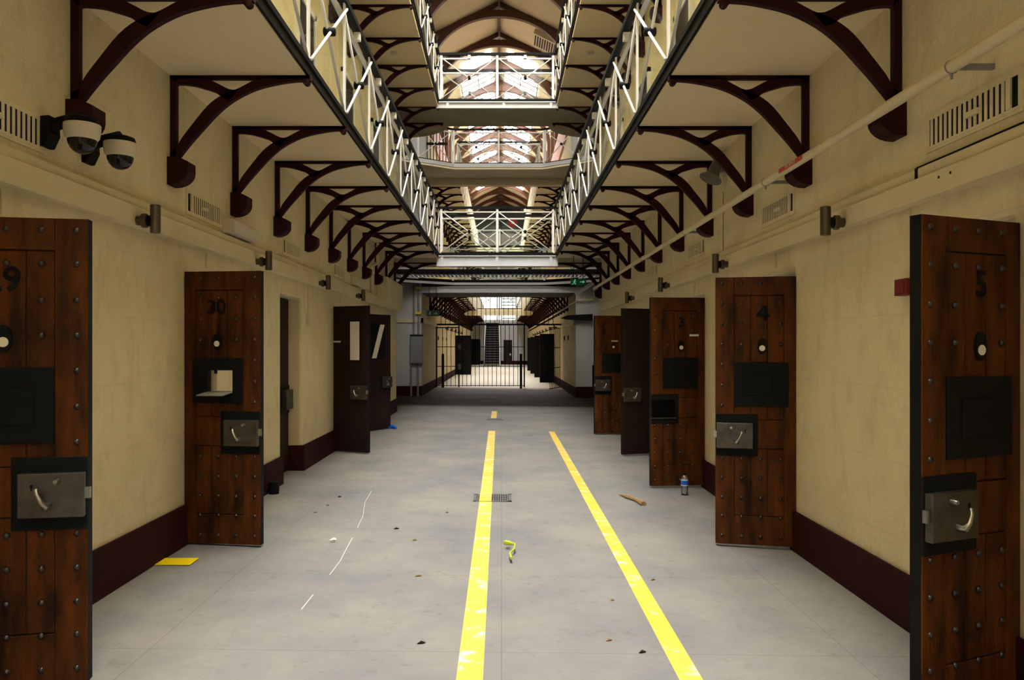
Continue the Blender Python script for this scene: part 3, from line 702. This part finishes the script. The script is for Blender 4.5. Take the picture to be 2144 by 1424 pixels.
# dome cameras
def dome(y, z, lab):
    t = empty('dome_camera', (XL, y, z), lab, 'security camera', 'dome cameras')
    MB().prism([(.0, .07), (.055, .075), (.06, -.02), (.03, -.085), (0, -.085)], 'y', -.05, .05).build('wall_bracket', M['black'], t, bevel=.006)
    MB().tube([(.04, 0, .03), (.1, 0, .05), (.2, 0, .055)], [.035, .032, .05], 12).build('arm', M['black'], t, True)
    MB().lathe([(.05, .075), (.078, .065), (.086, .04), (.086, .032)], (.2, 0, 0), (0, 0, 1), 24).build('cap', M['black'], t, True)
    MB().lathe([(.09, .035), (.09, .01), (.088, -.005), (.084, -.03), (.072, -.045)], (.2, 0, 0), (0, 0, 1), 28).build('housing', M['cream'], t, True)
    MB().lathe([(.072, -.04), (.070, -.06), (.060, -.085), (.042, -.105), (.02, -.115), (.001, -.117)], (.2, 0, 0), (0, 0, 1), 24).build('dome', M['dome'], t, True)
dome(4.11, 2.625, 'cream dome security camera under the nearest left bracket'); dome(4.52, 2.635, 'second cream dome security camera, beside and behind the first')
# boxes on the left wall
def wbox(name, x, o, y0, y1, z0, z1, d, m, lab, cat, seam=None):
    t = empty(name, (x, y0, z0), lab, cat)
    B(0, -o * d, 0, y1 - y0, 0, z1 - z0).build('enclosure', m, t, bevel=.004)
    B(-o * d, -o * (d + .006), .02, y1 - y0 - .02, .015, z1 - z0 - .015).build('cover', m, t, bevel=.003); return t
wbox('emergency_light', XL, -1, 6.74, 7.43, 2.475, 2.595, .10, M['cream'], 'long pale emergency light box on the left trunking under a bracket', 'emergency light')
wbox('emergency_light', XL, -1, 12.5, 13.2, 2.475, 2.59, .09, M['cream'], 'smaller far pale light box on the left trunking', 'emergency light')
wbox('junction_cabinet', XL, -1, 15.1, 17.42, 2.29, 2.84, .20, M['trunk'], 'large cream cabinet at the far end of the left trunking', 'cabinet')
wbox('call_point', XR, 1, 4.20, 4.33, 1.775, 1.865, .06, M['dred'], 'small red call point box on the right wall beside door 5', 'call point')
wbox('light_switch', XL, -1, 9.62, 9.78, 1.76, 1.90, .03, M['cream'], 'cream switch box on the left wall below a thin conduit', 'switch box')
def conduit(lab, pts, r=.008, m='trunk', name='conduit', grp='thin wall conduits'):
    o = MB().tube(pts, r, 8).build(name, M[m], None, True, label=lab, cat='conduit', group=grp, kind='thing'); return o
conduit('thin cream conduit dropping from the left trunking to the switch box', [(XL + .012, 9.70, 2.25), (XL + .012, 9.70, 1.89)])
for i, y in enumerate((3.75, 6.35, 11.6)): conduit('short thin conduit above the left doors, %s' % ORD[i], [(XL + .01, y, 2.252), (XL + .01, y, 2.13)], .006)
for i, y in enumerate((6.35, 9.0, 11.6)): conduit('short thin conduit above the right doors, %s' % ORD[i], [(XR - .01, y, 2.265), (XR - .01, y, 2.13)], .006)
conduit('thin conduit dropping from the right trunking to the red call point', [(XR - .004, 4.27, 2.265), (XR - .004, 4.27, 1.86)])
conduit('thin dark cable hanging below the horn speaker on the right wall', [(XR - .006, 7.86, 3.05), (XR - .006, 7.86, 2.46)], .004, 'greybox')
conduit('kinked pale pipe on the left wall beside the end cabinet', [(XL + .03, 14.3, 2.44), (XL + .03, 14.3, 2.95), (XL + .09, 14.6, 3.05), (XL + .09, 14.6, 3.2), (XL + .09, 14.6, 3.42)], .03, 'trunk')
# fire pipe along the right wall
fp = empty('fire_pipe', (2.04, 0, 2.765), 'long cream sprinkler pipe crossing the right wall brackets', 'pipe')
MB().tube([(0, YB + .2, 0), (0, 17.3, 0)], .029, 14).build('pipe_run', M['trunk'], fp, True)
for y in (3.55, 6.05, 8.7, 11.3, 13.9):
    MB().tube([(.03 * cos(a) , y, .03 * sin(a)) for a in [2 * pi * i / 14 for i in range(15)]], .004, 6).tube([(0, y, -.03), (0, y, -.055)], .006, 6).build('pipe_clip', M['greybox'], fp)
    B(.02, .195, y - .012, y + .012, -.012, .012).build('wall_arm', M['greybox'], fp)
lab_y = (2.04 * F / 590 + 2.04 * F / 638) / 2
lb = B(-.0305, -.029, lab_y - .22, lab_y + .22, -.016, .016).build('pipe_label', M['red'], fp, label='red pipe label')
me = text_mesh('FIRE SERVICE', .034, M['paper'], .0, .0004)
for v in me.vertices: v.co = Vector((-v.co.z - .032, lab_y - v.co.x, v.co.y))
o = linked('lettering', me, lb); 
# horn speaker
hs = empty('horn_speaker', (XR, 7.86, 3.33), 'grey bell-shaped horn speaker on the right wall behind a bracket', 'speaker')
B(0, -.03, -.05, .05, -.08, .08).build('mount_plate', M['greybox'], hs)
MB().tube([(-.02, 0, .05), (-.06, 0, .07), (-.09, -.02, .04), (-.08, -.03, -.02), (-.05, -.02, -.05)], .008, 8).build('swivel_bracket', M['greybox'], hs, True)
MB().lathe([(.03, -.03), (.05, 0), (.055, .06), (.06, .10), (.075, .14), (.10, .17), (.115, .18), (.10, .175), (.06, .12), (.02, .10)], (-.08, -.05, -.01), (-.42, -.2, -.9), 24).build('horn', M['horn'], hs, True)

# ---------------------------------------------------------------- floor things
def line(lab, x0, x1, y0, y1):
    o = MB().add([(x0[0], y0, fz(x0[0]) + .0012), (x0[1], y0, fz(x0[1]) + .0012), (x1[1], y1, fz(x1[1]) + .0012), (x1[0], y1, fz(x1[0]) + .0012),
                  (x0[0], y0, fz(x0[0]) - .004), (x0[1], y0, fz(x0[1]) - .004), (x1[1], y1, fz(x1[1]) - .004), (x1[0], y1, fz(x1[0]) - .004)],
                 [(0, 1, 2, 3), (7, 6, 5, 4), (0, 4, 5, 1), (1, 5, 6, 2), (2, 6, 7, 3), (3, 7, 4, 0)]).build('painted_line', M['stripe'], label=lab, cat='floor marking', group='yellow floor lines', kind='thing')
line('worn yellow line painted down the middle of the floor, over a drain', (-.205, -.082), (-.232, -.112), 2.5, 14.05)
line('worn yellow floor line nearer the right-hand doors', (.815, .925), (.845, .945), 2.5, 14.05)
line('short faint yellow line segment far down the floor', (-.225, -.105), (-.225, -.105), 16.4, 18.3)
def grate(x, y, w, lab):
    t = empty('floor_drain', (x, y, fz(x)), lab, 'drain', 'floor drains')
    B(-w / 2, w / 2, -w / 2, w / 2, -.004, .002).build('pit', M['black'], t)
    mb = B(-w / 2, w / 2, -w / 2, -w / 2 + .03, .0, .005).box(-w / 2, w / 2, w / 2 - .03, w / 2, .0, .005).box(-w / 2, -w / 2 + .03, -w / 2, w / 2, .0, .005).box(w / 2 - .03, w / 2, -w / 2, w / 2, .0, .005)
    n = 14
    for k in range(n):
        p = -w / 2 + .03 + (w - .06) * (k + .5) / n; mb.box(p - .007, p + .007, -w / 2, w / 2, 0, .0045)
    for q in (-.06, .06): mb.box(-w / 2, w / 2, q - .008, q + .008, 0, .0045)
    mb.build('grating', M['grate'], t)
    return t
g = grate(-.09, 7.86, .38, 'square iron floor drain under the middle yellow line')
B(-.13, -.01, -.19, .19, .003, .0062).build('paint_patch', M['stripe'], g, label='yellow paint carried across the grating')
grate(-.15, 16.3, .36, 'farther small floor drain by the short yellow line')
# bottle
bt = empty('water_bottle', (1.90, 8.13, fz(1.9)), 'clear plastic water bottle with blue label by the third right door', 'bottle')
prof = [(.030, 0), (.036, .006), (.0365, .03), (.034, .045), (.0365, .06), (.034, .075), (.0365, .09), (.0365, .165), (.034, .18), (.022, .197), (.0135, .205), (.0135, .212)]
MB().lathe(prof, (0, 0, 0), (0, 0, 1), 22).build('body', M['plastic'], bt, True)
MB().lathe([(.0372, .10), (.0372, .163)], (0, 0, 0), (0, 0, 1), 22).build('label_band', M['paper'], bt, True)
MB().lathe([(.0375, .108), (.0375, .152)], (0, 0, 0), (0, 0, 1), 22).build('label_panel', M['blue'], bt, True)
MB().lathe([(.0155, .205), (.0155, .225), (.014, .228)], (0, 0, 0), (0, 0, 1), 16).build('cap', M['black'], bt, True)
# papers and scraps
def sheet(name, pts, z, lab, cat, m, th=.002):
    mb = MB(); n = len(pts)
    mb.add([(x, y, fz(x) + z + (.012 * (i % 2))) for i, (x, y) in enumerate(pts)] + [(x, y, fz(x) + z - th + (.012 * (i % 2))) for i, (x, y) in enumerate(pts)],
           [tuple(range(n)), tuple(range(2 * n - 1, n - 1, -1))] + [(i, i + n, (i + 1) % n + n, (i + 1) % n) for i in range(n)])
    return mb.build(name, m, label=lab, cat=cat, kind='thing')
MB().box(-2.37, -2.13, 5.35, 5.52, .003, .006).build('yellow_paper', M['yellow'], label='yellow paper sheet on the floor at the left wall', cat='paper', kind='thing')
MB().tube([(.07, 5.95, .012), (.03, 5.9, .02), (.10, 5.85, .02), (.095, 5.75, .012), (.06, 5.65, .008), (.07, 5.5, .008)], [.007, .018, .008, .006, .006, .010], 8).build('tape_curl', M['ribbon'], None, True, label='curl of yellow-green tape between the floor lines', cat='tape', kind='thing')
MB().tube([(1.22, 8.05, -.028), (1.27, 7.9, -.022), (1.33, 7.75, -.022), (1.37, 7.55, -.026)], [.008, .022, .016, .03], 7).build('dry_leaf', M['bark'], None, True, label='curled dry brown leaf on the floor by the right line', cat='leaf', kind='thing')
MB().lathe([(.05, 0), (.055, .05), (.045, .12), (.02, .125)], (-2.31, 7.95, .0), (0, 0, 1), 14).build('door_stop', M['black'], None, True, label='dark door stop at the left wall past door 30', cat='door stop', kind='thing')
MB().tube([(-1.32, 6.02, .006), (-1.29, 6.04, .01), (-1.27, 6.03, .006)], [.006, .014, .006], 6).build('paper_scrap', M['paper'], None, True, label='tiny white scrap left of the middle line', cat='scrap', group='floor scraps', kind='thing')
MB().tube([(-2.06, 14.2, .02), (-2.0, 14.3, .03), (-1.9, 14.15, .02)], [.02, .04, .02], 7).build('cloth_scrap', M['blue'], None, True, label='small bluish scrap below the slanting-strip door', cat='scrap', group='floor scraps', kind='thing')

def fpt(px, py):
    y = (EYE + .022) * F / (py - 724.5); x = (px - 1050) * y / F; y = (EYE - fz(x)) * F / (py - 724.5); x = (px - 1050) * y / F; return x, y
def scratch(pts, w, lab):
    q = [fpt(*p) for p in pts]; mb = MB()
    for (ax, ay), (bx_, by_) in zip(q, q[1:]):
        mb.add([(ax - w, ay, fz(ax) + .0008), (ax + w, ay, fz(ax) + .0008), (bx_ + w, by_, fz(bx_) + .0008), (bx_ - w, by_, fz(bx_) + .0008)], [(0, 1, 2, 3)])
    mb.build('floor_scratch', M['paper'], label=lab, cat='scratch', group='floor scratches', kind='thing')
scratch([(778, 1028), (764, 1052), (760, 1080), (748, 1106)], .0016, 'upper pale scratch on the floor left of the lines')
scratch([(738, 1126), (726, 1148), (712, 1175), (690, 1204)], .0022, 'middle pale scratch on the floor left of the lines')
scratch([(656, 1245), (631, 1276)], .0025, 'lower pale scratch on the floor left of the lines')
for i, (px, py, r) in enumerate([(711, 1041, .016), (686, 1059, .014), (660, 1074, .014), (830, 1108, .02), (868, 1132, .017), (876, 1207, .022), (882, 1348, .02), (936, 1074, .013), (1275, 1342, .016), (1345, 1367, .018), (1282, 1258, .012), (1367, 1215, .013)]):
    x, y = fpt(px, py); z = fz(x)
    MB().tube([(x - r, y - r * .5, z + .003), (x, y, z + .008), (x + r, y + r * .3, z + .003)], [.002, .008, .003], 6).build('leaf_fragment', M['bark'] if i % 3 else M['woodgap'], label='small dry leaf fragment lying on the grey floor', cat='leaf', group='leaf fragments on the floor', kind='thing')

# ---------------------------------------------------------------- central hall and beyond
ct = empty('cable_tray', (0, 19.2, 3.24), 'perforated steel cable tray spanning the central hall below the bridge', 'cable tray')
B(-2.9, 2.75, -.02, 0, 0, .07).build('side_rail', M['beam'], ct); B(-2.9, 2.75, .6, .62, 0, .07).build('side_rail', M['beam'], ct)
mb = MB()
for k in range(56): mb.box(-2.85 + k * .1, -2.80 + k * .1, 0, .6, .0, .015)
for q in (.12, .3, .48): mb.box(-2.9, 2.75, q - .02, q + .02, .0, .012)
mb.build('perforated_bed', M['beam'], ct)
ct2 = empty('cable_tray', (0, 18.9, 3.255), 'dark upper cable tray above the perforated one in the hall', 'cable tray')
B(-2.6, 2.5, 0, .02, 0, .1).build('side_rail', M['black'], ct2); B(-2.6, 2.5, .24, .26, 0, .1).build('side_rail', M['black'], ct2)
mb = MB()
for k in range(34): mb.box(-2.55 + k * .15, -2.50 + k * .15, 0, .26, 0, .02)
mb.build('rung_bed', M['black'], ct2)
# hangers that carry the trays
for i, x in enumerate((-2.0, 1.9)):
    conduit('thin steel hanger rod above the cable tray, %s' % ('left' if i == 0 else 'right'), [(x, 19.3, 3.26), (x, 18.45, 3.4)], .008, 'black', 'hanger_rod', 'tray hanger rods')
sw = empty('switchboard', (-2.72, Y2 - .18, .98), 'grey wall cabinet fed by conduits in the central hall', 'cabinet')
B(0, .37, 0, .18, 0, .82).build('cabinet_body', M['greybox'], sw, bevel=.01); B(.02, .35, -.012, 0, .03, .79).build('cabinet_door', M['greybox'], sw, bevel=.006)
B(0, .37, -.03, .18, .82, .86).build('hood', M['black'], sw)
for i, (x, z0, z1, b) in enumerate(((-2.62, 1.8, 3.36, 0), (-2.48, 1.8, 3.36, 0), (-2.70, 0, .98, 0), (-2.50, 0, .98, 0))):
    conduit(('grey conduit rising above the hall cabinet, ' if z0 > 1 else 'grey conduit below the hall cabinet to the floor, ') + ('left one' if i % 2 == 0 else 'right one'), [(x, Y2 - .08, z0), (x, Y2 - .08, z1)], .03, 'greybox', 'conduit', 'hall cabinet conduits')
for i, z in enumerate((2.45, 3.2)): B(-2.56, -2.40, Y2 - .13, Y2 - .03, z, z + .07).build('warning_tape', M['yellow'], label='yellow tape round the hall conduit, %s wrap' % ('lower' if i == 0 else 'upper'), cat='tape', kind='thing')
# exit signs
def exit_sign(x, y, z, w, h, lit, lab, drop):
    t = empty('exit_sign', (x, y, z), lab, 'exit sign', 'green exit signs')
    B(-w / 2, w / 2, 0, .06, -h / 2, h / 2).build('sign_box', M['green'] if lit else M['dgreen'], t, bevel=.004)
    for q in (-w * .3, w * .3): MB().tube([(q, .03, h / 2), (q, .03, h / 2 + drop)], .008, 6).build('hanger', M['black'], t)
    m = M['mint'] if lit else M['greybox']
    p = MB()                                            # running figure and arrow
    p.lathe([(.016, 0), (.016, .003)], (-.075, 0, .042), (0, -1, 0), 12)
    def limb(a, b, r): p.tube([(a[0], -.001, a[1]), (b[0], -.001, b[1])], r, 6)
    limb((-.08, .025), (-.095, -.015), .011); limb((-.095, -.015), (-.06, -.03), .008); limb((-.06, -.03), (-.075, -.06), .007)
    limb((-.095, -.015), (-.115, -.045), .008); limb((-.115, -.045), (-.14, -.05), .007); limb((-.082, .022), (-.05, .005), .006); limb((-.085, .022), (-.115, .01), .006)
    p.build('running_figure', m, t)
    q = MB().box(.03, .10, -.004, .0, -.008, .008); q.prism([(.095, .035), (.14, 0), (.095, -.035)], 'y', -.004, 0); q.build('arrow', m, t)
    return t
exit_sign(1.67, 17.0, 2.89, .34, .135, True, 'lit green exit sign with running figure and arrow on the right', .5)
exit_sign(-2.04, 23.25, 2.47, .36, .17, False, 'dark unlit exit sign on the left of the hall', .83)
sh = empty('roller_blind_box', (1.75, Y2 - .32, 2.19), 'black wedge-shaped roller box on the right hall wall', 'roller box')
MB().prism([(0, .14), (.2, .10), (.95, .07), (.95, .26), (.2, .22)], 'y', 0, .3).build('casing', M['black'], sh)
conduit('cream pipe bending from the far wing across the right hall wall', [(2.06, 62, 2.72), (2.06, 24.0, 2.72), (2.3, 23.35, 2.86), (2.75, 23.35, 2.88), (2.75, 23.35, 3.36)], .03, 'trunk', 'bent_pipe', 'hall pipes')
fb = empty('batten_light', (1.94, 18.3, 2.86), 'pale angled batten light fitting beside the lit exit sign', 'light')
fb.rotation_euler = (0, radians(-34), 0); MB().tube([(0, 0, .03), (.0, 0, .62)], .006, 6).build('hanger', M['black'], fb); B(-.27, .27, -.035, .035, -.03, .03).build('batten', M['beam'], fb, bevel=.01); MB().tube([(-.24, 0, -.045), (.24, 0, -.045)], .015, 10).build('tube', M['white'], fb, True)
# barred gate
YG = 28.5; zt = 2.28; zs = 3.40
gt = empty('barred_gate_screen', (0, YG, 0), 'black barred screen with gateway closing off the far wing', 'gate')
def bar(x, z0, z1, r=.011): MB().tube([(x, 0, z0), (x, 0, z1)], r, 7).build('bar', M['black'], gt)
B(XL, XR, -.025, .025, zt - .03, zt + .03).build('transom', M['black'], gt); B(XL, XR, -.02, .02, zs - .04, zs + .05).build('head_rail', M['black'], gt)
for k in range(26): bar(-2.2 + k * .163, zt, zs)
for x in [-2.3 + .155 * i for i in range(1, 5)] + [-1.42 + .155 * i for i in range(0, 14)]: bar(x, .03, zt if x > -1.5 else 2.17)
for z in (.06, .76, 1.47): B(-2.35, .83, -.014, .014, z - .012, z + .012).build('cross_rail', M['black'], gt)
for x in (-2.36, -1.55, .83): B(x - .025, x + .025, -.025, .025, .0, zt).build('upright', M['black'], gt)
B(-2.36, -1.55, -.02, .02, 2.15, 2.19).build('leaf_head', M['black'], gt)
B(-1.58, -1.48, -.05, -.02, .65, .85).box(-1.58, -1.48, -.05, -.02, 1.38, 1.56).build('lock_case', M['grate'], gt)
gl = empty('open_gate_leaf', (2.14, YG, .0), 'open black barred gate leaf folded back at the right of the screen', 'gate', None, radians(180 + 68))
for k in range(9): MB().tube([(.03 + k * .145, 0, -.02), (.03 + k * .145, 0, 2.17)], .011, 7).build('bar', M['black'], gl)
for z in (.0, .73, 1.44, 2.14): B(0, 1.2, -.014, .014, z - .012, z + .012).build('cross_rail', M['black'], gl)
for i, x in enumerate((-2.11, .70)):
    B(x - .045, x + .045, YG - .35, YG - .26, fz(x) - .01, 1.22).build('bollard', M['black'], label='dark square post in front of the barred gate, %s one' % ('left' if i == 0 else 'right'), cat='post', group='gate posts', kind='thing', bevel=.006)
# small plates on the far walls
for i, y in enumerate((29.6, 31.8, 34.0)): B(XL, XL + .03, y - .06, y + .06, 1.72, 1.86).build('wall_plate', M['black'], label='small black plate on the far wing left wall, %s' % ORD[i], cat='plate', group='far wall plates', kind='thing')
for i, y in enumerate((26.0, 27.6)): B(XR - .03, XR, y - .06, y + .06, 1.70, 1.85).build('wall_plate', M['black'], label='small black plate by the right end of the gate, %s' % ORD[i], cat='plate', group='far wall plates', kind='thing')
# stair at the far end
st = empty('staircase', (-.72, 58.5, -.02), 'steep open staircase with white handrails at the end of the far wing', 'stairs')
n = 17
for k in range(n):
    y = .3 + k * .27; z = .19 * (k + 1); B(-.52, .52, y, y + .27, z - .04, z).build('step', M['grate'], st); B(-.52, .52, y + .25, y + .27, z, z + .15).build('riser', M['black'], st)
for s in (-1, 1):
    MB().prism([(.2, 0), (.5, 0), (n * .27 + .3, n * .19), (n * .27 + .3, n * .19 + .25), (.2, .25)], 'x', s * .52, s * .56).build('stringer', M['black'], st)
    MB().tube([(s * .6, .1, 0), (s * .6, .1, 1.0), (s * .6, .35, 1.15), (s * .5, n * .27 + .2, n * .19 + 1.0)], .035, 8).build('handrail', M['white'], st)
# distant hose reel
hr = empty('hose_reel', (.92, YE - .06, 11.7), 'round red disc with white centre on the dark end glazing', 'hose reel')
MB().lathe([(.40, 0), (.42, .05), (.40, .1)], (0, 0, 0), (0, -1, 0), 28).build('disc', M['red'], hr, True); MB().lathe([(.14, .1), (.12, .13)], (0, 0, 0), (0, -1, 0), 18).build('hub', M['white'], hr, True)
# barred opening on the upper ring
ug = empty('upper_barred_door', (-2.42, 25.2, D3), 'dark barred door on the upper ring gallery, left side', 'gate')
for k in range(7): B(.02 + k * .1, .045 + k * .1, 0, .03, 0, 2.3).build('bar', M['black'], ug)
for z in (.05, 1.0, 1.9): B(0, .68, -.01, .04, z, z + (.22 if z == 1.9 else .08)).build('cross_rail', M['black'], ug)
# detectors on the upper soffits
for x, lab in ((-1.95, 'left'), (1.62, 'right')):
    t = empty('smoke_detector', (x, 14.2, S3), 'small pale round detector on the upper %s gallery soffit' % lab, 'smoke detector', 'smoke detectors')
    MB().lathe([(.06, 0), (.06, -.03), (.045, -.05)], (0, 0, 0), (0, 0, 1), 18).build('body', M['cream'], t, True)
